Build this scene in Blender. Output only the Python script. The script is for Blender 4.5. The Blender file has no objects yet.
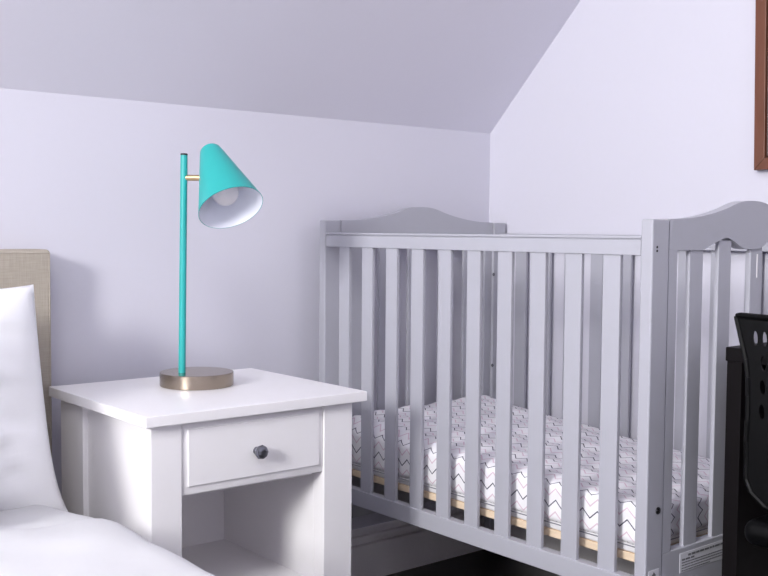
import bpy, bmesh, math, random
from mathutils import Vector, Matrix, noise
random.seed(7)
C = bpy.context.scene.collection
S = bpy.context.scene
PI = math.pi

# ------------------------------------------------------------------ camera
cam_d = bpy.data.cameras.new('camera'); cam = bpy.data.objects.new('camera', cam_d); C.objects.link(cam)
cam_d.sensor_width = 36.0; cam_d.lens = 1031.09 * 36.0 / 768.0; cam_d.clip_start = 0.03
yaw, pitch, roll = math.radians(39.4667), math.radians(3.1911), math.radians(-0.44148)
fw = Vector((math.sin(yaw) * math.cos(pitch), math.cos(yaw) * math.cos(pitch), -math.sin(pitch)))
rt = Vector((math.cos(yaw), -math.sin(yaw), 0)); dn = fw.cross(rt)
cr, sr = math.cos(roll), math.sin(roll)
rt2 = cr * rt + sr * dn; dn2 = -sr * rt + cr * dn
m = Matrix((( rt2.x, -dn2.x, -fw.x, 0.0), (rt2.y, -dn2.y, -fw.y, 0.0), (rt2.z, -dn2.z, -fw.z, 0.92), (0, 0, 0, 1)))
cam.matrix_world = m
S.camera = cam

# ------------------------------------------------------------------ world and light
XL, XR, YF, YB, ZK, ZC = -2.70, 2.119, -2.40, 2.101, 1.199, 2.90      # the room
w = bpy.data.worlds.new('sky'); S.world = w; w.use_nodes = True
w.node_tree.nodes['Background'].inputs[0].default_value = (0.75, 0.82, 1.0, 1)
w.node_tree.nodes['Background'].inputs[1].default_value = 0.6
def area(name, loc, direction, sx, sy, power, col):
    l = bpy.data.lights.new(name, 'AREA'); l.shape = 'RECTANGLE'; l.size = sx; l.size_y = sy
    l.energy = power; l.color = col
    o = bpy.data.objects.new(name, l); C.objects.link(o); o.location = loc
    o.rotation_euler = Vector(direction).to_track_quat('-Z', 'Y').to_euler()
    return o
area('daylight_left_window', (XL - 0.07, 0.15, 2.00), (1, 0, 0), 0.75, 0.90, 205.0, (1.0, 0.99, 0.985))
area('added_overhead_fill', (-0.60, 0.05, ZC + 0.06), (0, 0, -1), 0.95, 0.65, 38.0, (1.0, 0.99, 0.985))  # added overhead fill that brightens upward faces; no known rooflight
S.view_settings.view_transform = 'Standard'; S.view_settings.look = 'None'
S.view_settings.gamma = 1.0; S.view_settings.use_curve_mapping = False
S.view_settings.exposure = -0.17
S.cycles.max_bounces = 14; S.cycles.diffuse_bounces = 10

# ------------------------------------------------------------------ materials
def lin(r, g, b):
    f = lambda c: (c / 255 / 12.92) if c / 255 <= 0.04045 else ((c / 255 + 0.055) / 1.055) ** 2.4
    return (f(r), f(g), f(b), 1)
class NT:
    def __init__(s, name):
        s.m = bpy.data.materials.new(name); s.m.use_nodes = True; s.t = s.m.node_tree
        s.b = s.t.nodes['Principled BSDF']
    def n(s, kind, **kw):
        nd = s.t.nodes.new(kind)
        for k, v in kw.items():
            if k in nd.inputs: nd.inputs[k].default_value = v
            else: setattr(nd, k, v)
        return nd
    def l(s, a, b): s.t.links.new(a, b)
    def math(s, op, a, b=None, c=None):
        nd = s.t.nodes.new('ShaderNodeMath'); nd.operation = op
        for i, v in enumerate((a, b, c)):
            if v is None: continue
            if isinstance(v, (int, float)): nd.inputs[i].default_value = v
            else: s.l(v, nd.inputs[i])
        return nd.outputs[0]
    def bump(s, h, strength, dist=0.001):
        bp = s.n('ShaderNodeBump'); bp.inputs['Strength'].default_value = strength
        bp.inputs['Distance'].default_value = dist
        s.l(h, bp.inputs['Height']); s.l(bp.outputs[0], s.b.inputs['Normal'])
def plain(name, col, rough=0.5, metal=0.0, noise_scale=0.0, bump=0.0, var=0.03, spec=0.5, stretch=(1, 1, 1)):
    t = NT(name)
    t.b.inputs['Roughness'].default_value = rough; t.b.inputs['Metallic'].default_value = metal
    t.b.inputs['Specular IOR Level'].default_value = spec
    tc = t.n('ShaderNodeTexCoord'); mp = t.n('ShaderNodeMapping'); mp.inputs['Scale'].default_value = stretch
    t.l(tc.outputs['Object'], mp.inputs['Vector'])
    nz = t.n('ShaderNodeTexNoise'); nz.inputs['Scale'].default_value = noise_scale or 6; nz.inputs['Detail'].default_value = 4
    t.l(mp.outputs[0], nz.inputs['Vector'])
    mx = t.n('ShaderNodeMix'); mx.data_type = 'RGBA'
    mx.inputs[6].default_value = tuple(c * (1 - var) for c in col[:3]) + (1,)
    mx.inputs[7].default_value = tuple(min(1, c * (1 + var)) for c in col[:3]) + (1,)
    t.l(nz.outputs[0], mx.inputs[0]); t.l(mx.outputs[2], t.b.inputs['Base Color'])
    if bump: t.bump(nz.outputs[0], bump)
    return t.m
M = {}
M['wall'] = plain('lavender_wall_paint', (0.615, 0.607, 0.672, 1), 0.85, 0, 90, 0.05, 0.008, 0.2)
M['ceiling'] = plain('lavender_ceiling_paint', (0.735, 0.725, 0.795, 1), 0.9, 0, 90, 0.05, 0.008, 0.2)
M['trim'] = plain('white_trim_paint', (0.84, 0.81, 0.82, 1), 0.4, 0, 12, 0, 0.02)
M['crib'] = plain('grey_crib_paint', (0.392, 0.394, 0.437, 1), 0.38, 0, 40, 0.03, 0.015)
M['white'] = plain('white_furniture_paint', (0.82, 0.805, 0.81, 1), 0.35, 0, 40, 0.02, 0.01)
M['teal'] = plain('teal_enamel', lin(40, 164, 161), 0.38, 0, 30, 0.0, 0.01)
M['shade_in'] = plain('white_enamel', (0.85, 0.88, 0.95, 1), 0.5, 0, 20, 0, 0.01)
M['bulb'] = plain('frosted_glass', (0.85, 0.83, 0.84, 1), 0.25, 0, 20, 0, 0.01)
M['nickel'] = plain('brushed_nickel', lin(160, 148, 134), 0.24, 1.0, 30, 0.02, 0.05, stretch=(1, 1, 30))
M['brass'] = plain('satin_brass', lin(205, 178, 140), 0.3, 1.0, 30, 0, 0.03)
M['dark_metal'] = plain('dark_pewter', lin(120, 121, 130), 0.3, 0.85, 30, 0, 0.05)
M['chrome'] = plain('chrome', (0.8, 0.8, 0.82, 1), 0.15, 1.0, 30, 0, 0.02)
M['black'] = plain('black_plastic', (0.0015, 0.0015, 0.0018, 1), 0.45, 0, 200, 0.02, 0.1, 0.14)
M['rubber'] = plain('black_rubber', (0.012, 0.012, 0.013, 1), 0.6, 0, 60, 0, 0.1)
M['desk'] = plain('espresso_wood', (0.0045, 0.0034, 0.004, 1), 0.55, 0, 30, 0.03, 0.25, 0.12, stretch=(6, 1, 1))
M['ply'] = plain('pale_plywood', lin(228, 206, 178), 0.6, 0, 22, 0.03, 0.10, stretch=(1, 0.6, 8))
M['matt'] = plain('white_mattress_cover', (0.80, 0.79, 0.80, 1), 0.85, 0, 60, 0.1, 0.02)
M['label'] = plain('silver_label', (0.62, 0.62, 0.66, 1), 0.45, 0, 30, 0, 0.02)
M['ink'] = plain('label_ink', (0.14, 0.14, 0.15, 1), 0.6, 0, 30, 0, 0.02)
M['piping'] = plain('grey_piping', (0.16, 0.16, 0.19, 1), 0.8, 0, 60, 0, 0.05)
M['frame_wood'] = plain('brown_picture_wood', lin(104, 62, 42), 0.4, 0, 28, 0.05, 0.22, stretch=(1, 6, 0.7))
M['picture_dark'] = plain('dark_inner_moulding', lin(62, 30, 16), 0.4, 0, 20, 0, 0.1)
M['print'] = plain('faded_print', lin(206, 176, 150), 0.7, 0, 14, 0, 0.35)
def cloth(name, col, scale, strength, var, big=0.0):
    t = NT(name); t.b.inputs['Roughness'].default_value = 0.9; t.b.inputs['Specular IOR Level'].default_value = 0.15
    tc = t.n('ShaderNodeTexCoord')
    hs = []
    for st in ((scale, scale * 0.06, scale * 0.06), (scale * 0.06, scale * 0.06, scale)):
        mp = t.n('ShaderNodeMapping'); mp.inputs['Scale'].default_value = st; t.l(tc.outputs['Object'], mp.inputs['Vector'])
        nz = t.n('ShaderNodeTexNoise'); nz.inputs['Scale'].default_value = 1.0; nz.inputs['Detail'].default_value = 2
        t.l(mp.outputs[0], nz.inputs['Vector']); hs.append(nz.outputs[0])
    h = t.math('MULTIPLY', t.math('ADD', hs[0], hs[1]), 0.5)
    mx = t.n('ShaderNodeMix'); mx.data_type = 'RGBA'
    mx.inputs[6].default_value = tuple(c * (1 - var) for c in col) + (1,)
    mx.inputs[7].default_value = tuple(min(1, c * (1 + var)) for c in col) + (1,)
    t.l(h, mx.inputs[0]); t.l(mx.outputs[2], t.b.inputs['Base Color'])
    t.bump(h, strength, 0.0006)
    return t.m
M['linen'] = cloth('beige_linen', lin(166, 158, 146)[:3], 420, 0.6, 0.35)
M['cotton'] = cloth('white_cotton', (0.88, 0.88, 0.89), 900, 0.15, 0.02)

def floor_mat():
    t = NT('dark_floorboards'); tc = t.n('ShaderNodeTexCoord')
    mp = t.n('ShaderNodeMapping'); mp.inputs['Rotation'].default_value = (0, 0, PI / 2); t.l(tc.outputs['Object'], mp.inputs['Vector'])
    br = t.n('ShaderNodeTexBrick'); br.inputs['Scale'].default_value = 1.0
    br.inputs['Brick Width'].default_value = 1.1; br.inputs['Row Height'].default_value = 0.11
    br.inputs['Mortar Size'].default_value = 0.0015
    br.inputs['Color1'].default_value = (0.012, 0.010, 0.010, 1); br.inputs['Color2'].default_value = (0.018, 0.014, 0.013, 1)
    br.inputs['Mortar'].default_value = (0.003, 0.003, 0.003, 1)
    t.l(mp.outputs[0], br.inputs['Vector']); t.l(br.outputs[0], t.b.inputs['Base Color'])
    t.b.inputs['Roughness'].default_value = 0.45
    return t.m
M['floor'] = floor_mat()

def sheet_mat():
    # chevron lines, dark grey and pink by turns, laid out along the sheet's own unwrapped cloth
    t = NT('chevron_sheet'); t.b.inputs['Roughness'].default_value = 0.9; t.b.inputs['Specular IOR Level'].default_value = 0.1
    uv = t.n('ShaderNodeUVMap'); uv.uv_map = 'cloth'
    sp = t.n('ShaderNodeSeparateXYZ'); t.l(uv.outputs[0], sp.inputs[0])
    tri = t.math('PINGPONG', t.math('MULTIPLY', sp.outputs[0], 1 / 0.0170), 1.0)
    p = t.math('MULTIPLY_ADD', tri, 0.0155, sp.outputs[1])
    q = t.math('ADD', t.math('MULTIPLY', p, 1 / 0.0226), 0.5 - (0.958 + 0.0078) / 0.0226 + 100)
    fr = t.math('FRACT', q)
    d = t.math('ABSOLUTE', t.math('SUBTRACT', fr, 0.5))
    par = t.math('FRACT', t.math('MULTIPLY', t.math('FLOOR', q), 0.5))
    isdark = t.math('LESS_THAN', par, 0.25)
    line_d = t.math('LESS_THAN', d, 0.068); line_p = t.math('LESS_THAN', d, 0.075)
    fd = t.math('MULTIPLY', line_d, isdark)
    fp = t.math('MULTIPLY', line_p, t.math('SUBTRACT', 1.0, isdark))
    m1 = t.n('ShaderNodeMix'); m1.data_type = 'RGBA'
    m1.inputs[6].default_value = (0.83, 0.82, 0.84, 1); m1.inputs[7].default_value = lin(214, 192, 203)
    t.l(fp, m1.inputs[0])
    m2 = t.n('ShaderNodeMix'); m2.data_type = 'RGBA'; t.l(fd, m2.inputs[0]); t.l(m1.outputs[2], m2.inputs[6])
    m2.inputs[7].default_value = lin(84, 82, 96)
    t.l(m2.outputs[2], t.b.inputs['Base Color'])
    return t.m
M['sheet'] = sheet_mat()

# ------------------------------------------------------------------ mesh helpers
def newbm(): return bmesh.new()
def rbox(bm, x0, x1, y0, y1, z0, z1, bev=0.002, seg=2):
    r = bmesh.ops.create_cube(bm, size=1.0)
    vs = r['verts']
    for v in vs:
        v.co = Vector(((x0 + x1) / 2 + v.co.x * (x1 - x0), (y0 + y1) / 2 + v.co.y * (y1 - y0), (z0 + z1) / 2 + v.co.z * (z1 - z0)))
    if bev:
        es = {e for v in vs for e in v.link_edges}
        bmesh.ops.bevel(bm, geom=list(es), offset=bev, segments=seg, affect='EDGES', profile=0.5)
def tube(bm, a, b, r, r2=None, n=20, caps=True):
    a, b = Vector(a), Vector(b); r2 = r if r2 is None else r2
    q = (b - a).to_track_quat('Z', 'Y'); ra, rb = [], []
    for i in range(n):
        t = 2 * PI * i / n; o = Vector((math.cos(t), math.sin(t), 0))
        ra.append(bm.verts.new(a + q @ (o * r))); rb.append(bm.verts.new(b + q @ (o * r2)))
    for i in range(n):
        bm.faces.new((ra[i], ra[(i + 1) % n], rb[(i + 1) % n], rb[i]))
    if caps: bm.faces.new(list(reversed(ra))); bm.faces.new(rb)
def lathe(bm, prof, origin=(0, 0, 0), axis=(0, 0, 1), n=40, mats=None):
    # prof: (radius, height along axis); open or closed at radius 0
    q = Vector(axis).to_track_quat('Z', 'Y'); o = Vector(origin); rings = []
    for r, h in prof:
        if r < 1e-6: rings.append([bm.verts.new(o + q @ Vector((0, 0, h)))])
        else: rings.append([bm.verts.new(o + q @ Vector((r * math.cos(2 * PI * i / n), r * math.sin(2 * PI * i / n), h))) for i in range(n)])
    for k in range(len(rings) - 1):
        A, B = rings[k], rings[k + 1]
        for i in range(n):
            j = (i + 1) % n
            if len(A) == 1 and len(B) == 1: continue
            if len(A) == 1: f = bm.faces.new((A[0], B[j], B[i]))
            elif len(B) == 1: f = bm.faces.new((A[i], A[j], B[0]))
            else: f = bm.faces.new((A[i], A[j], B[j], B[i]))
            if mats: f.material_index = mats[k]
def prism(bm, pts, mapper, d0, d1, bev=0.0):
    # pts: closed outline (a, b); mapper(a, b, d) -> position
    A = [bm.verts.new(mapper(a, b, d0)) for a, b in pts]; B = [bm.verts.new(mapper(a, b, d1)) for a, b in pts]
    n = len(pts)
    f0 = bm.faces.new(A); f1 = bm.faces.new(list(reversed(B)))
    for i in range(n): bm.faces.new((A[(i + 1) % n], A[i], B[i], B[(i + 1) % n]))
    if bev:
        es = list(f0.edges) + list(f1.edges)
        bmesh.ops.bevel(bm, geom=es, offset=bev, segments=2, affect='EDGES', profile=0.5)
def obj(name, bm, mats, parent=None, smooth=35):
    bmesh.ops.recalc_face_normals(bm, faces=bm.faces)
    me = bpy.data.meshes.new(name); bm.to_mesh(me); bm.free()
    for mt in (mats if isinstance(mats, (list, tuple)) else [mats]): me.materials.append(mt)
    o = bpy.data.objects.new(name, me); C.objects.link(o)
    if smooth:
        for p in me.polygons: p.use_smooth = True
        me.set_sharp_from_angle(angle=math.radians(smooth))
    if smooth:
        wn = o.modifiers.new('even_shading', 'WEIGHTED_NORMAL'); wn.keep_sharp = True
    if parent: o.parent = parent
    return o
def tag(o, label=None, cat=None, group=None, kind=None):
    if label: o['label'] = label
    if cat: o['category'] = cat
    if group: o['group'] = group
    if kind: o['kind'] = kind
    return o
def thing(name, label, cat, loc=(0, 0, 0), rotz=0.0, group=None):
    o = bpy.data.objects.new(name, None); C.objects.link(o); o.empty_display_size = 0.1
    o.location = loc; o.rotation_euler = (0, 0, rotz)
    return tag(o, label, cat, group)
def copy_part(src, parent, loc=(0, 0, 0), rot=None):
    c = src.copy(); C.objects.link(c); c.parent = parent; c.location = loc
    if rot: c.rotation_euler = rot
    return c
def struct(name, bm, mt): return tag(obj(name, bm, mt, smooth=0), kind='structure')

# ------------------------------------------------------------------ room
YS = YB - (ZC - ZK)
T = 0.08
bm = newbm(); rbox(bm, XL - T, XR + T, YF - T, YB + T, -0.08, 0.0, 0); struct('floor', bm, M['floor'])
bm = newbm(); rbox(bm, XL - T, XR + T, YB, YB + T, 0, ZK + 0.05, 0); struct('wall_back', bm, M['wall'])
bm = newbm()
prism(bm, [(YF - T, 0), (YB + T, 0), (YB + T, ZK + 0.03), (YS, ZC + 0.1), (YF - T, ZC + 0.1)], lambda a, b, d: Vector((d, a, b)), XR, XR + T)
struct('wall_right', bm, M['wall'])
t2 = T * math.sqrt(2)
sx0, sx1, sy0, sy1 = -1.10, -0.10, -0.30, 0.40  # unseen ceiling opening, made for the added overhead fill
bm = newbm()
prism(bm, [(YB + T, ZK - T), (YS, ZC), (YS, ZC + T), (YS + 0.03, ZC + T), (YB + T, ZK - T + t2)], lambda a, b, d: Vector((d, a, b)), XL - T, XR + T)
rbox(bm, XL - T, XR + T, YF - T, sy0, ZC, ZC + T, 0); rbox(bm, XL - T, sx0, sy0, YS, ZC, ZC + T, 0); rbox(bm, sx1, XR + T, sy0, YS, ZC, ZC + T, 0)
struct('ceiling', bm, M['ceiling'])
wy0, wy1, wz0, wz1 = -0.25, 0.55, 1.52, 2.48
bm = newbm()
rbox(bm, XL - T, XL, YF - T, wy0, 0, ZC, 0); rbox(bm, XL - T, XL, wy1, YB + T, 0, ZC, 0)
rbox(bm, XL - T, XL, wy0, wy1, 0, wz0, 0); rbox(bm, XL - T, XL, wy0, wy1, wz1, ZC, 0)
struct('wall_left', bm, M['wall'])
bm = newbm(); rbox(bm, XL - T, XR + T, YF - T, YF, 0, ZC, 0)
struct('wall_rear', bm, M['wall'])
bm = newbm()
for a, b, c, d in ((wy0 - .06, wy0, wz0 - .06, wz1 + .06), (wy1, wy1 + .06, wz0 - .06, wz1 + .06), (wy0, wy1, wz1, wz1 + .06), (wy0 - .08, wy1 + .08, wz0 - .06, wz0)):
    rbox(bm, XL, XL + 0.018, a, b, c, d, 0.003)
struct('window_1', bm, M['trim'])
base_prof = [(0, 0), (0.018, 0), (0.018, 0.095), (0.005, 0.0965), (0.005, 0.1012), (0.018, 0.102), (0.018, 0.111), (0.016, 0.1185), (0.003, 0.1195), (0.003, 0.1245), (0.012, 0.126), (0.010, 0.134), (0.004, 0.138), (0, 0.138)]
bm = newbm(); prism(bm, base_prof, lambda a, b, d: Vector((d, YB - a, b)), XL, XR); struct('baseboard_back', bm, M['trim'])
bm = newbm(); prism(bm, base_prof, lambda a, b, d: Vector((XR - a, d, b)), YF, YB - 0.018); struct('baseboard_right', bm, M['trim'])

# ------------------------------------------------------------------ crib
W, L = 0.630, 0.9755          # outside width and length
TH = 0.025                   # thickness of the end panels
PW = 0.050                   # width of a post
crib = thing('crib', 'grey painted wooden baby crib with slatted sides and wavy topped ends', 'crib', (1.481, 1.0747, 0))
CM = M['crib']
def post_bm():
    b = newbm(); rbox(b, 0, PW - 0.0012, 0, TH, 0.052, 0.9438, 0.0035, 3); return b
post = obj('post', post_bm(), CM, crib)
for x, y in ((W - PW + 0.0012, 0), (0, L - TH), (W - PW + 0.0012, L - TH)): copy_part(post, crib, (x, y, 0))
def interp(pts, x):
    for (x0, y0), (x1, y1) in zip(pts, pts[1:]):
        if x <= x1:
            t = (x - x0) / (x1 - x0); 
            return y0 + (y1 - y0) * t
    return pts[-1][1]
def smooth_curve(pts, n=40):
    xs = [pts[0][0] + (pts[-1][0] - pts[0][0]) * i / n for i in range(n + 1)]
    ys = [interp(pts, x) for x in xs]
    for _ in range(6): ys = [ys[0]] + [(ys[i - 1] + 2 * ys[i] + ys[i + 1]) / 4 for i in range(1, n)] + [ys[-1]]
    return list(zip(xs, ys))
hw = W / 2 - PW
top_h = [(-hw, .9443), (-.208, .9455), (-.168, .950), (-.125, .957), (-.08, .9675), (-.048, .978), (-.026, .9815), (0, .982)]
low_h = [(-hw, .889), (-.161, .889), (-.124, .902), (-.092, .9125), (-.080, .9125), (-.057, .903), (-.028, .890), (0, .8895)]
top_c = smooth_curve(top_h); low_c = smooth_curve(low_h, 48)
full = lambda c: c + [(-x, z) for x, z in reversed(c[:-1])]
outline = full(top_c) + list(reversed(full(low_c)))
b = newbm(); prism(b, outline, lambda a, z, d: Vector((W / 2 + a, d, z)), 0.001, TH - 0.001, 0.003)
arch = obj('curved_rail', b, CM, crib)
copy_part(arch, crib, (0, L - TH, 0))
b = newbm(); rbox(b, PW + 0.0005, W - PW - 0.0005, 0.001, TH - 0.001, 0.195, 0.3498, 0.003)
low_end = obj('lower_rail', b, CM, crib); copy_part(low_end, crib, (0, L - TH, 0))
b = newbm(); rbox(b, -0.0205, 0.0205, 0.004, 0.013, 0.345, 0.906, 0.0015)
eslat = obj('end_slat', b, CM, crib)
eslat.location = (0.138, 0, 0)
for i, x in enumerate((0.2290, 0.3370, 0.435, 0.524)): copy_part(eslat, crib, (x, 0, 0))
for x in (0.138, 0.2290, 0.3370, 0.435, 0.524): copy_part(eslat, crib, (W - x, L - TH, 0))
b = newbm(); rbox(b, PW, PW + 0.0255, 0.0012, 0.016, 0.3495, 0.8895, 0.0012)
edge = obj('edge_slat', b, CM, crib)
copy_part(edge, crib, (W - 2 * PW - 0.0255, 0, 0)); copy_part(edge, crib, (0, L - TH + 0.006, 0)); copy_part(edge, crib, (W - 2 * PW - 0.0255, L - TH + 0.006, 0))
# long sides
y0, y1 = TH + 0.0008, L - TH - 0.0008
def side(xo, mir):
    def X(a, b): return (xo + a, xo + b) if not mir else (xo - b, xo - a)
    b = newbm(); x0, x1 = X(0.002, 0.026); rbox(b, x0, x1, y0, y1, 0.8800, 0.9075, 0.0018)
    x0, x1 = X(0.0055, 0.025); rbox(b, x0, x1, y0, y1, 0.9068, 0.9100, 0)
    x0, x1 = X(0.002, 0.026); rbox(b, x0, x1, y0, y1, 0.9092, 0.9140, 0.0012)
    obj('side_rail', b, CM, crib)
    b = newbm(); x0, x1 = X(0.002, 0.024); rbox(b, x0, x1, y0, y1, 0.2686, 0.3072, 0.0025)
    obj('lower_rail', b, CM, crib)
    b = newbm(); x0, x1 = X(0.005, 0.014); rbox(b, x0, x1, -0.0195, 0.0195, 0.3055, 0.8815, 0.0018)
    s = obj('slat', b, CM, crib); s.location = (0, 0.0905, 0)
    for i in range(1, 10): copy_part(s, crib, (0, 0.0905 + 0.0878 * i, 0))
side(0, False); side(W, True)
# mattress support: pale plywood platform with slats underneath
b = newbm(); rbox(b, 0.040, 0.58, 0.03, 0.945, 0.323, 0.338, 0.0015)
obj('mattress_support', b, M['ply'], crib)
# casters
def caster(x, y):
    b = newbm(); tube(b, (0, 0, 0.0525), (0, 0, 0.040), 0.006); rbox(b, -0.012, 0.012, -0.010, 0.010, 0.034, 0.043, 0.003)
    for sx in (-1, 1): rbox(b, sx * 0.0115 - 0.0015, sx * 0.0115 + 0.0015, -0.008, 0.010, 0.016, 0.040, 0.001)
    f = obj('caster', b, M['black'], crib); f.location = (x, y, 0)
    b = newbm(); lathe(b, [(0, -0.009), (0.019, -0.009), (0.0215, -0.006), (0.0215, 0.006), (0.019, 0.009), (0, 0.009)], (0, 0, 0.0215), (1, 0, 0), 28)
    obj('wheel', b, M['rubber'], f)
for x, y in ((0.025, TH / 2), (W - 0.025, TH / 2), (0.025, L - TH / 2), (W - 0.025, L - TH / 2)): caster(x, y)
# hardware on the near end post and inside of the far end
def screw(x, y, z, sy, r, mt, name='screw'):
    b = newbm(); lathe(b, [(0, 0), (r, 0), (r, 0.0008), (r * 0.84, 0.0010), (r * 0.82, 0.0002), (0, 0.0002)], (x, y, z), (0, sy, 0), 20); obj(name, b, M['rubber'], crib)
    b = newbm(); lathe(b, [(0, 0.0016), (r * 0.5, 0.0014), (r * 0.74, 0.0004), (r * 0.74, 0), (0, 0)], (x, y, z), (0, sy, 0), 20); obj('bolt_head', b, mt, crib)
screw(0.0327, 0.0, 0.431, -1, 0.0066, M['chrome'])
for zz in (0.8950, 0.8885):
    b = newbm(); lathe(b, [(0, 0.0005), (0.0022, 0.0005), (0.0024, 0), (0, 0)], (0.0135, 0, zz), (0, -1, 0), 16); obj('screw_hole', b, M['rubber'], crib)
for zz in (0.800, 0.545): screw(W - 0.048, L - TH, zz, -1, 0.0042, M['dark_metal'])
# warning label on the near lower rail, arrow label on the post
b = newbm(); rbox(b, 0.1030, 0.2640, 0.0003, 0.0012, 0.3035, 0.3400, 0.0002, 1)
lab = obj('warning_label', b, M['label'], crib); lab['label'] = 'pale label printed with rows of small dark text'
b = newbm(); rr = random.Random(3)
def words(bm, xa, xb, z, h, lo, hi):
    x = xa
    while x < xb - lo:
        wl = min(rr.uniform(lo, hi), xb - x); rbox(bm, x, x + wl, -0.0001, 0.0005, z - h / 2, z + h / 2, 0); x += wl + h * 0.7
words(b, 0.128, 0.248, 0.3335, 0.0036, 0.006, 0.017)
words(b, 0.109, 0.150, 0.3270, 0.0032, 0.008, 0.014)
for z in (0.3215, 0.3165, 0.3115, 0.3068): words(b, 0.109, 0.255 if z > 0.308 else 0.20, z, 0.0018, 0.003, 0.010)
obj('print', b, M['ink'], lab)
b = newbm(); rbox(b, 0.0085, 0.0385, -0.0008, 0.0006, 0.2980, 0.3265, 0.0002, 1)
al = obj('arrow_label', b, M['label'], crib); al['label'] = 'small pale label with a dark upward arrow'
b = newbm(); prism(b, [(0.0235, 0.3230), (0.0300, 0.3160), (0.0258, 0.3160), (0.0258, 0.3030), (0.0212, 0.3030), (0.0212, 0.3160), (0.0170, 0.3160)], lambda a, z, d: Vector((a, d, z)), -0.0012, -0.0006)
obj('arrow', b, M['ink'], al)
b = newbm(); rbox(b, 0.3375, 0.3405, 0.0030, 0.0041, 0.835, 0.880, 0)
st = obj('sticker_strip', b, M['matt'], crib); st['label'] = 'narrow white strip stuck on the end slat'

# ------------------------------------------------------------------ crib mattress
def grid_axis(h, r, n):
    a = [-h + r * (1 - math.cos(PI / 2 * i / 5)) for i in range(5)]
    return a + [-h + r + (2 * h - 2 * r) * i / n for i in range(n + 1)] + [-x for x in reversed(a)]
def rounded_box(hx, hy, hz, r, nx, ny, nz, uvf=None, post=None):
    bm = newbm(); uvl = bm.loops.layers.uv.new('cloth')
    ax = [grid_axis(hx, r, nx), grid_axis(hy, r, ny), grid_axis(hz, r, nz)]
    H = (hx, hy, hz); cache = {}
    def V(p):
        k = tuple(round(c, 6) for c in p)
        if k not in cache:
            inn = Vector([max(-H[i] + r, min(H[i] - r, p[i])) for i in range(3)]); d = Vector(p) - inn
            q = inn + (d.normalized() * r if d.length > 1e-9 else d)
            cache[k] = bm.verts.new(q)
        return cache[k]
    for axis in range(3):
        u, v = [(1, 2), (0, 2), (0, 1)][axis]
        for sgn in (-1, 1):
            for i in range(len(ax[u]) - 1):
                for j in range(len(ax[v]) - 1):
                    ps = []
                    for (a, c) in ((i, j), (i + 1, j), (i + 1, j + 1), (i, j + 1)):
                        p = [0, 0, 0]; p[axis] = sgn * H[axis]; p[u] = ax[u][a]; p[v] = ax[v][c]; ps.append(p)
                    vs = [V(p) for p in ps]
                    if len(set(vs)) < 4: continue
                    try: f = bm.faces.new(vs)
                    except ValueError: continue
                    if uvf:
                        for lp, p in zip(f.loops, ps): lp[uvl].uv = uvf(axis, sgn, p)
    if post:
        for v in bm.verts: v.co = post(v.co)
    return bm
mx0, mx1, my0, my1, mz0, mz1 = 0.034, 0.575, 0.036, 0.940, 0.3525, 0.434
hx, hy, hz = (mx1 - mx0) / 2, (my1 - my0) / 2, (mz1 - mz0) / 2
def sheet_uv(axis, sgn, p):
    x, y, z = p
    if axis == 2: return (y + 1, 1 + (x + hx))
    if axis == 0: return (y + 1, 1 - (hz - z)) if sgn < 0 else (y + 1, 1 + 2 * hx + (hz - z))
    return (1 + sgn * (hy + (hz - z)), 1 + (x + hx))
def sheet_shape(p):
    u = (p.x + hx) / (2 * hx); v = (p.y + hy) / (2 * hy)
    t = max(0.0, min(1.0, (p.z + hz * 0.2) / (hz * 1.2)))
    if t > 0:
        edge = min(1, max(0.0, min(u * 2 * hx, (1 - u) * 2 * hx) / 0.05)); edge = edge * edge * (3 - 2 * edge)
        rise = ((0.033 + 0.008 * u) * v ** 1.2 - 0.002) * (0.15 + 0.85 * edge) - 0.036 * u * (1 - v)
        rump = 0.0028 * math.sin(u * 2 * hx * 62 + 2.2 * noise.noise(Vector((p.y * 5, u * 2, 3)))) * edge
        rump += 0.005 * noise.noise(Vector((p.x * 9, p.y * 7, 1.7))) * edge
        p.z += t * (rise + rump)
    bulge = 0.003 * noise.noise(Vector((p.y * 14, p.z * 20, 8)))
    if abs(p.x) > hx - 0.012: p.x += math.copysign(bulge, p.x)
    return p
cmat = thing('crib_mattress', 'crib mattress under a white sheet with grey and pink zigzag lines, inside the grey crib', 'mattress', (1.481 + (mx0 + mx1) / 2, 1.0747 + (my0 + my1) / 2, 0.338))
bm = rounded_box(hx, hy, hz, 0.016, 60, 70, 8, sheet_uv, sheet_shape)
sh = obj('fitted_sheet', bm, M['sheet'], cmat, 60); sh.location = (0, 0, mz0 + hz - 0.338)
bm = rounded_box(hx - 0.006, hy - 0.006, 0.014, 0.006, 4, 6, 2)
o = obj('mattress_base', bm, M['matt'], cmat); o.location = (0, 0, 0.0145)
bm = newbm()
zz = mz0 - 0.338 + 0.001
for a, c in (((-hx, -hy + .012), (-hx, hy - .012)), ((-hx + .012, -hy), (hx - .012, -hy))):
    tube(bm, (a[0], a[1], zz), (c[0], c[1], zz), 0.0011, n=8)
obj('piping', bm, M['piping'], cmat)

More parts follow.
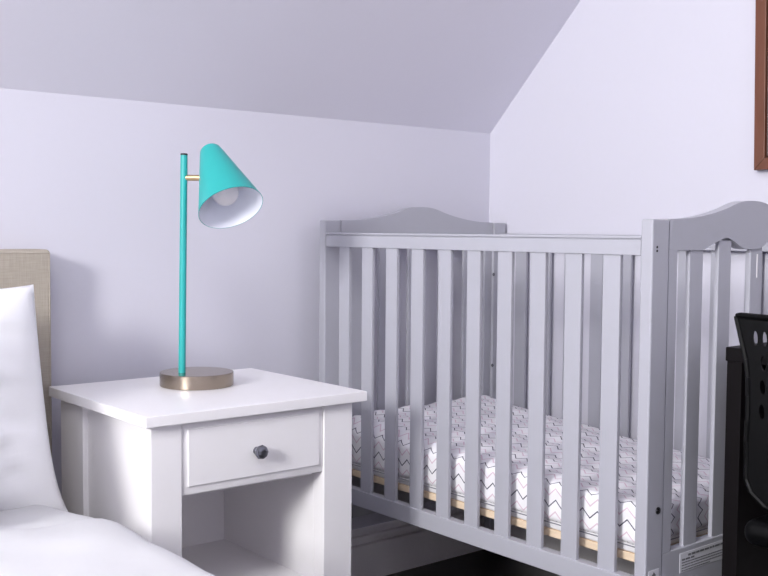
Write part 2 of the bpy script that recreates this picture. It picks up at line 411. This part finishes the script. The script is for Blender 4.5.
# ------------------------------------------------------------------ nightstand
ns = thing('nightstand', 'white wooden nightstand with one drawer and an open shelf, between bed and crib', 'nightstand', (0.7848, 1.581, 0), math.radians(-0.1))
WM = M['white']
NW, ND = 0.4760, 0.428
b = newbm(); rbox(b, 0, NW, 0, ND, 0.5835, 0.603, 0.0018); obj('tabletop', b, WM, ns)
fx0, fx1, fy0, fy1 = 0.0165, 0.4505, 0.015, 0.408
def leg(x0, x1, y0, y1, nm='leg'):
    b = newbm(); rbox(b, x0, x1, y0, y1, 0, 0.5840, 0.002); return obj(nm, b, WM, ns)
leg(fx0, 0.0760, fy0, 0.050); leg(0.3820, fx1, fy0, 0.050)
leg(fx0, 0.0500, 0.300, fy1); leg(0.4230, fx1, 0.300, fy1)
b = newbm(); rbox(b, fx0 + 0.010, fx0 + 0.022, 0.049, 0.301, 0.08, 0.5838, 0.001); obj('side_panel', b, WM, ns)
b = newbm(); rbox(b, 0.3820, 0.3960, 0.0495, 0.412, 0.08, 0.5838, 0.001); obj('side_panel', b, WM, ns)
b = newbm(); rbox(b, 0.0490, 0.3830, 0.392, 0.402, 0.08, 0.5838, 0.001); obj('back_panel', b, WM, ns)
b = newbm(); rbox(b, 0.0490, 0.3830, 0.045, 0.393, 0.212, 0.2300, 0.001)
rbox(b, 0.0765, 0.3815, 0.022, 0.046, 0.190, 0.2300, 0.001); obj('shelf', b, WM, ns)
b = newbm(); rbox(b, 0.0490, 0.3830, 0.055, 0.393, 0.440, 0.448, 0.001); obj('drawer_bottom_panel', b, WM, ns)
# drawer: bevelled slab front with a raised bead frame
b = newbm()
rbox(b, 0.0775, 0.3812, 0.020, 0.060, 0.4530, 0.5800, 0.001)
def ring(x0, x1, z0, z1, y): return [b.verts.new((x, y, z)) for x, z in ((x0, z0), (x1, z0), (x1, z1), (x0, z1))]
x0, x1, z0, z1 = 0.0775, 0.3812, 0.4530, 0.5800
rings = [ring(x0, x1, z0, z1, 0.0202), ring(x0 + .0105, x1 - .0105, z0 + .0145, z1 - .0105, 0.0170), ring(x0 + .0110, x1 - .0110, z0 + .0150, z1 - .0110, 0.0152), ring(x0 + .0122, x1 - .0122, z0 + .0162, z1 - .0122, 0.0146)]
for A, B in zip(rings, rings[1:]):
    for i in range(4): b.faces.new((A[i], A[(i + 1) % 4], B[(i + 1) % 4], B[i]))
b.faces.new(rings[-1])
dr = obj('drawer', b, WM, ns)
b = newbm()
kx, kz, ky = 0.2280, 0.5145, 0.0146
lathe(b, [(0, 0), (0.0075, 0), (0.0060, 0.004), (0.0058, 0.010), (0.0115, 0.012), (0.0135, 0.017), (0.0115, 0.0225), (0.0060, 0.0256), (0, 0.026)], (kx, ky, kz), (0, -1, 0), 9)
obj('knob', b, M['dark_metal'], dr, 20)

# ------------------------------------------------------------------ table lamp
LZ = 0.603
LC = Vector((1.0318, 1.8500, LZ))
lamp = thing('table_lamp', 'teal metal table lamp with a tilted cone shade, on the white nightstand', 'lamp', LC)
b = newbm(); lathe(b, [(0, 0), (0.0720, 0), (0.0738, 0.0012), (0.0742, 0.0030), (0.0742, 0.0265), (0.0734, 0.0276), (0.0720, 0.0280), (0, 0.0280)], n=64)
obj('base', b, M['nickel'], lamp)
px, py = -0.0319, 0.003; qx = -0.0258          # the pole leans a little
b = newbm(); tube(b, (px, py, 0.0278), (qx, py, 0.4640), 0.0071, n=24); pole = obj('pole', b, M['teal'], lamp)
b = newbm(); lathe(b, [(0, 0.4635), (0.0071, 0.4635), (0.0071, 0.4668), (0.0062, 0.4675), (0, 0.4675)], (qx, py, 0), n=24); obj('pole_cap', b, M['rubber'], lamp)
top = Vector((1.0649, 1.855, 1.0838)) - LC
axis = (Vector((1.0575, 1.756, 0.9575)) - LC - top).normalized()
Ls = 0.155; rb_ = 0.0655
prof = [(0, 0), (0.0125, 0.0005), (0.0180, 0.0022), (0.0212, 0.0060)]
for i in range(1, 13):
    t = i / 12; prof.append((0.0222 + (rb_ - 0.0222) * t, 0.008 + (Ls - 0.008) * t))
k = len(prof)
prof2 = [(rb_ - 0.0012, Ls)] + [(r - 0.0014, h + 0.0003) for r, h in reversed(prof[3:-1])] + [(0.012, 0.0035), (0, 0.002)]
b = newbm(); lathe(b, prof + prof2, top, axis, 64, [0] * k + [1] * (len(prof2) - 1))
shade = obj('lamp_shade', b, [M['teal'], M['shade_in']], lamp)
b = newbm(); lathe(b, [(0, 0.003), (0.0135, 0.003), (0.0145, 0.060), (0.0125, 0.064), (0, 0.064)], top, axis, 28); obj('socket', b, M['shade_in'], lamp)
bc = 0.116
b = newbm(); lathe(b, [(0, 0.062), (0.0115, 0.062), (0.0118, 0.070), (0.015, 0.080)] + [(0.0262 * math.sin(a), bc - 0.0262 * math.cos(a)) for a in [0.80 + (PI - 0.80) * i / 14 for i in range(15)]], top, axis, 36)
obj('bulb', b, M['bulb'], lamp, 80)
mid = top + axis * 0.080; pz = 1.0222 - LZ
aa = Vector((qx - 0.0006, py, pz)); bb = Vector((mid.x, mid.y, pz)); dv = (bb - aa)
b = newbm(); tube(b, aa, aa + dv * 0.60, 0.0060, n=20); obj('arm', b, M['brass'], lamp)

# ------------------------------------------------------------------ bed, pillow, duvet
bed = thing('bed', 'bed with a beige linen headboard against the lavender wall', 'bed', (0.02, 2.03, 0))
b = newbm(); rbox(b, -0.783, 0.783, 0.0, 0.068, 0.12, 0.877, 0.009, 4); hb = obj('headboard', b, M['linen'], bed)
b = newbm(); tube(b, (0.7785, 0.0005, 0.13), (0.7785, 0.0005, 0.870), 0.0014, n=8); tube(b, (-0.778, 0.0006, 0.870), (0.778, 0.0006, 0.870), 0.0014, n=8)
obj('piping', b, M['linen'], hb)
b = newbm(); rbox(b, -0.74, 0.70, -1.86, -0.002, 0.08, 0.22, 0.01); obj('bed_base', b, M['linen'], bed)
b = newbm(); rbox(b, -0.74, 0.68, -1.84, -0.004, 0.22, 0.392, 0.05, 4); obj('mattress', b, M['matt'], bed)
for sx in (-0.68, 0.64):
    for sy in (-1.80, -0.06):
        b = newbm(); tube(b, (sx, sy, 0), (sx, sy, 0.081), 0.022, 0.028); obj('leg', b, M['desk'], bed)

def duvet():
    bm = newbm(); nx, ny = 130, 130
    X0, X1, Y0, Y1 = -0.80, 0.80, 0.16, 1.93
    rows = []
    for j in range(ny + 1):
        y = Y0 + (Y1 - Y0) * j / ny; row = []
        for i in range(nx + 1):
            s = -1.05 + 2.10 * i / nx          # arc position across the bed, drape included
            half = 0.735 + 0.012 * noise.noise(Vector((y * 3.2, 2.0, math.copysign(4, s)))); R = 0.075
            a = abs(s); flat = half - R
            if a <= flat: x, dz, hang = a, 0.0, 0
            elif a <= flat + R * PI / 2:
                th = (a - flat) / R; x, dz, hang = flat + R * math.sin(th), -R * (1 - math.cos(th)), 0
            else:
                h = a - flat - R * PI / 2; x, dz, hang = half + 0.05 * h, -R - h, h
            z = 0.462 + dz
            x = math.copysign(x, s)
            tp = max(0, 1 - hang / 0.05)
            n1 = noise.noise(Vector((s * 3.0, y * 3.4, 0.3))); n2 = noise.noise(Vector((s * 9 + y * 5, y * 7 - s * 4, 5.1)))
            z += tp * (0.014 * n1 + 0.009 * n2)
            fold = y + 0.06 * s - 1.585 + 0.02 * noise.noise(Vector((s * 4, 7, 1)))
            z -= tp * (0.007 / (1 + math.exp(-fold / 0.006)) + 0.10 * max(0, y - 1.60) * (1 + 0.3 * s))
            z -= tp * 0.008 * math.exp(-(fold / 0.012) ** 2)
            x += math.copysign(0.012 * noise.noise(Vector((y * 11, z * 2.5, 9))) * min(1, hang / 0.1), s)
            row.append(bm.verts.new((x, y, max(0.06, z))))
        rows.append(row)
    for j in range(ny):
        for i in range(nx): bm.faces.new((rows[j][i], rows[j][i + 1], rows[j + 1][i + 1], rows[j + 1][i]))
    ext = bmesh.ops.solidify(bm, geom=list(bm.faces), thickness=0.018)
    return bm
dv = obj('duvet', duvet(), M['cotton'], None, 80)
tag(dv, 'white cotton duvet spread over the bed below the pillow', 'duvet')

def pillow():
    bm = newbm(); nx, nz = 60, 44
    a, h, T0 = 0.345, 0.220, 0.080
    grids = []
    for sgn in (1, -1):
        g = []
        for j in range(nz + 1):
            v = -1 + 2 * j / nz; row = []
            for i in range(nx + 1):
                u = -1 + 2 * i / nx
                x = a * u * (1 - 0.012 * (1 - v * v) * abs(u) ** 3) + 0.020 * u * max(0, -v) ** 4
                z = h * v * (1 - 0.10 * (1 - u * u) * abs(v) ** 3)
                t = T0 * max(0, (1 - u ** 4)) ** 0.55 * max(0, (1 - v ** 4)) ** 0.55
                e = min(1, 3 * (1 - max(abs(u), abs(v))))
                wr = 0.014 * noise.noise(Vector((u * 2.2 + v, v * 2.6 - u * 0.6, 2.3 * sgn))) + 0.011 * noise.noise(Vector((u * 3 + v * 6.5, v * 4 - u * 5, 7.7 * sgn)))
                wr += 0.007 * math.sin(9 * (u * 0.9 + v * 1.2)) * math.exp(-((u - 0.75) ** 2 + (v + 0.1) ** 2) / 0.18)
                row.append((x, -sgn * (t + wr * e), z + 0.006 * noise.noise(Vector((u * 3, v * 2, 0.5)))))
            g.append(row)
        grids.append(g)
    vs = {}
    def V(s, i, j):
        edge = i in (0, nx) or j in (0, nz); k = (0 if edge else s, i, j)
        if k not in vs: vs[k] = bm.verts.new(grids[0 if edge else s][j][i])
        return vs[k]
    for s in (0, 1):
        for j in range(nz):
            for i in range(nx):
                f = (V(s, i, j), V(s, i + 1, j), V(s, i + 1, j + 1), V(s, i, j + 1))
                bm.faces.new(f if s == 0 else tuple(reversed(f)))
    return bm
pl = obj('pillow', pillow(), M['cotton'], None, 80)
pl.location = (0.383, 1.885, 0.600); pl.rotation_euler = (math.radians(-15), math.radians(-0.6), math.radians(-2))
tag(pl, 'plump white pillow leaning upright against the beige headboard', 'pillow')

shading_pillow = copy_part(pl, None, (0.180, 1.630, 0.628), (math.radians(-24), math.radians(1), math.radians(3)))  # added pillow out of view, casts shade on the nightstand's left side
shading_pillow['label'] = 'added unseen white pillow in front of the upright pillow, shading the nightstand'
pl['group'] = shading_pillow['group'] = 'bed pillows'

# ------------------------------------------------------------------ desk and chair at the right edge
desk = thing('desk', 'dark espresso desk against the right wall beside the crib', 'desk', (1.60, 1.004, 0))
DM = M['desk']
b = newbm(); rbox(b, 0, 0.490, -1.10, 0.0, 0.697, 0.722, 0.002); obj('desktop', b, DM, desk)
for ya in (-0.030, -0.62, -1.10):
    b = newbm(); rbox(b, 0.004, 0.485, ya, ya + 0.029, 0.0, 0.6975, 0.0015); obj('side_panel', b, DM, desk)
b = newbm(); rbox(b, 0.470, 0.484, -0.592, -0.031, 0.25, 0.697, 0.001); obj('back_panel', b, DM, desk)
for i, (za, zb) in enumerate(((0.600, 0.690), (0.335, 0.594), (0.06, 0.329))):
    b = newbm(); rbox(b, 0.010, 0.030, -1.068, -0.6225, za, zb, 0.002)
    d = obj('drawer', b, DM, desk)
    b = newbm(); rbox(b, -0.012, 0.010, -0.91, -0.79, (za + zb) / 2 - 0.006, (za + zb) / 2 + 0.006, 0.003); obj('handle', b, M['dark_metal'], d)

chair = thing('desk_chair', 'black plastic desk chair with slots in its backrest, pushed up to the dark desk', 'chair', (1.50, 0.705, 0), math.radians(1.0))
half = [(0.0, 0.787), (0.150, 0.787), (0.210, 0.7875), (0.2170, 0.786), (0.2155, 0.780), (0.206, 0.750), (0.196, 0.718), (0.191, 0.690), (0.190, 0.660), (0.190, 0.620), (0.191, 0.585), (0.190, 0.560), (0.190, 0.525), (0.180, 0.505), (0.155, 0.487), (0.10, 0.475), (0, 0.472)]
ol = half + [(-y, z) for y, z in reversed(half[1:-1])]
def bulge(y, z): return -0.012 + 0.25 * y * y + 0.10 * (z - 0.63) ** 2
def chair_back():
    b = newbm(); n = len(ol)
    prism(b, ol, lambda a, z, d: Vector((d, a, z)), 0.0, 0.0035)
    me = bpy.data.meshes.new('tmp'); b.to_mesh(me); b.free()
    A = bpy.data.objects.new('tmp_a', me); C.objects.link(A)
    b = newbm()
    for r in range(8):
        z = 0.7535 - 0.0385 * r
        for c in range(-11, 12):
            y = c * 0.0164
            if abs(y) > interp([(0.45, 0.13), (0.545, 0.150), (0.62, 0.166), (0.71, 0.168), (0.75, 0.183), (0.79, 0.183)], z): continue
            hh = 0.0120; ww = 0.0046
            N = 12; P0 = []; P1 = []
            for k in range(N):
                t = 2 * PI * k / N
                P0.append(b.verts.new((-0.05, y + ww * math.cos(t) + 0.10 * (hh * math.sin(t)) * (1 if y > 0 else -1), z + hh * math.sin(t))))
                P1.append(b.verts.new((0.05, y + ww * math.cos(t) + 0.10 * (hh * math.sin(t)) * (1 if y > 0 else -1), z + hh * math.sin(t))))
            b.faces.new(P0); b.faces.new(list(reversed(P1)))
            for k in range(N): b.faces.new((P0[(k + 1) % N], P0[k], P1[k], P1[(k + 1) % N]))
    bmesh.ops.recalc_face_normals(b, faces=b.faces)
    mb = bpy.data.meshes.new('tmp2'); b.to_mesh(mb); b.free()
    B = bpy.data.objects.new('tmp_b', mb); C.objects.link(B)
    md = A.modifiers.new('cut', 'BOOLEAN'); md.object = B; md.operation = 'DIFFERENCE'; md.solver = 'EXACT'
    bpy.context.view_layer.update()
    ev = bpy.data.meshes.new_from_object(A.evaluated_get(bpy.context.evaluated_depsgraph_get()))
    bpy.data.objects.remove(A); bpy.data.objects.remove(B)
    bm = newbm(); bm.from_mesh(ev)
    for v in bm.verts: v.co.x += bulge(v.co.y, v.co.z)
    return bm
backrest = obj('backrest', chair_back(), M['black'], chair, 30)
b = newbm()
for lst, r in ((ol, 0.0050),):
    n = len(lst)
    for i in range(n):
        (ya, za), (yb, zb) = lst[i], lst[(i + 1) % n]
        off = 0.002 if r > 0.004 else 0.0012
        tube(b, (bulge(ya, za) + off, ya, za), (bulge(yb, zb) + off, yb, zb), r, n=8)
obj('rim', b, M['black'], backrest)
bm = rounded_box(0.205, 0.215, 0.022, 0.020, 10, 10, 2)
o = obj('seat', bm, M['black'], chair); o.location = (0.232, 0, 0.428)
b = newbm(); rbox(b, 0.0, 0.05, -0.03, 0.03, 0.43, 0.50, 0.006); rbox(b, 0.005, 0.23, -0.03, 0.03, 0.405, 0.428, 0.004); obj('back_bracket', b, M['black'], chair)
b = newbm(); tube(b, (0.23, 0, 0.10), (0.23, 0, 0.42), 0.024); obj('column', b, M['black'], chair)
for i in range(5):
    a = 2 * PI * i / 5 + 0.3; ex, ey = 0.23 + 0.24 * math.cos(a), 0.24 * math.sin(a)
    b = newbm(); tube(b, (0.23, 0, 0.10), (ex, ey, 0.075), 0.022, 0.014); ft = obj('foot', b, M['black'], chair)
    b = newbm(); lathe(b, [(0, -0.02), (0.024, -0.02), (0.028, -0.015), (0.028, 0.015), (0.024, 0.02), (0, 0.02)], (ex, ey, 0.028), (math.sin(a), -math.cos(a), 0), 20)
    tube(b, (ex, ey, 0.028), (ex, ey, 0.075), 0.006); obj('wheel', b, M['rubber'], ft)

# ------------------------------------------------------------------ picture on the right wall
pic = thing('picture_frame', 'brown wooden picture frame hanging on the right wall', 'picture', (XR, 1.2565, 1.060)); pic.rotation_euler = (math.radians(-1.1), 0, 0)
b = newbm(); fw_, H_, D_ = 0.026, 0.52, 0.42
def mould(bm, p, wd, x0, x1, off):
    # mitred frame from four pieces
    y0, y1, z0, z1 = -D_ + off, -off, off, H_ - off
    o4 = [(y0, z0), (y1, z0), (y1, z1), (y0, z1)]; i4 = [(y0 + wd, z0 + wd), (y1 - wd, z0 + wd), (y1 - wd, z1 - wd), (y0 + wd, z1 - wd)]
    for i in range(4):
        j = (i + 1) % 4; prism(bm, [o4[i], o4[j], i4[j], i4[i]], lambda a, z, d: Vector((d, a, z)), x0, x1, 0.002)
mould(b, None, fw_, -0.024, -0.001, 0); obj('moulding', b, M['frame_wood'], pic)
b = newbm(); mould(b, None, 0.006, -0.020, -0.004, fw_); obj('inner_moulding', b, M['picture_dark'], pic)
b = newbm(); rbox(b, -0.010, -0.002, -D_ + fw_ + .004, -fw_ - .004, fw_ + .004, H_ - fw_ - .004, 0); obj('print', b, M['print'], pic)
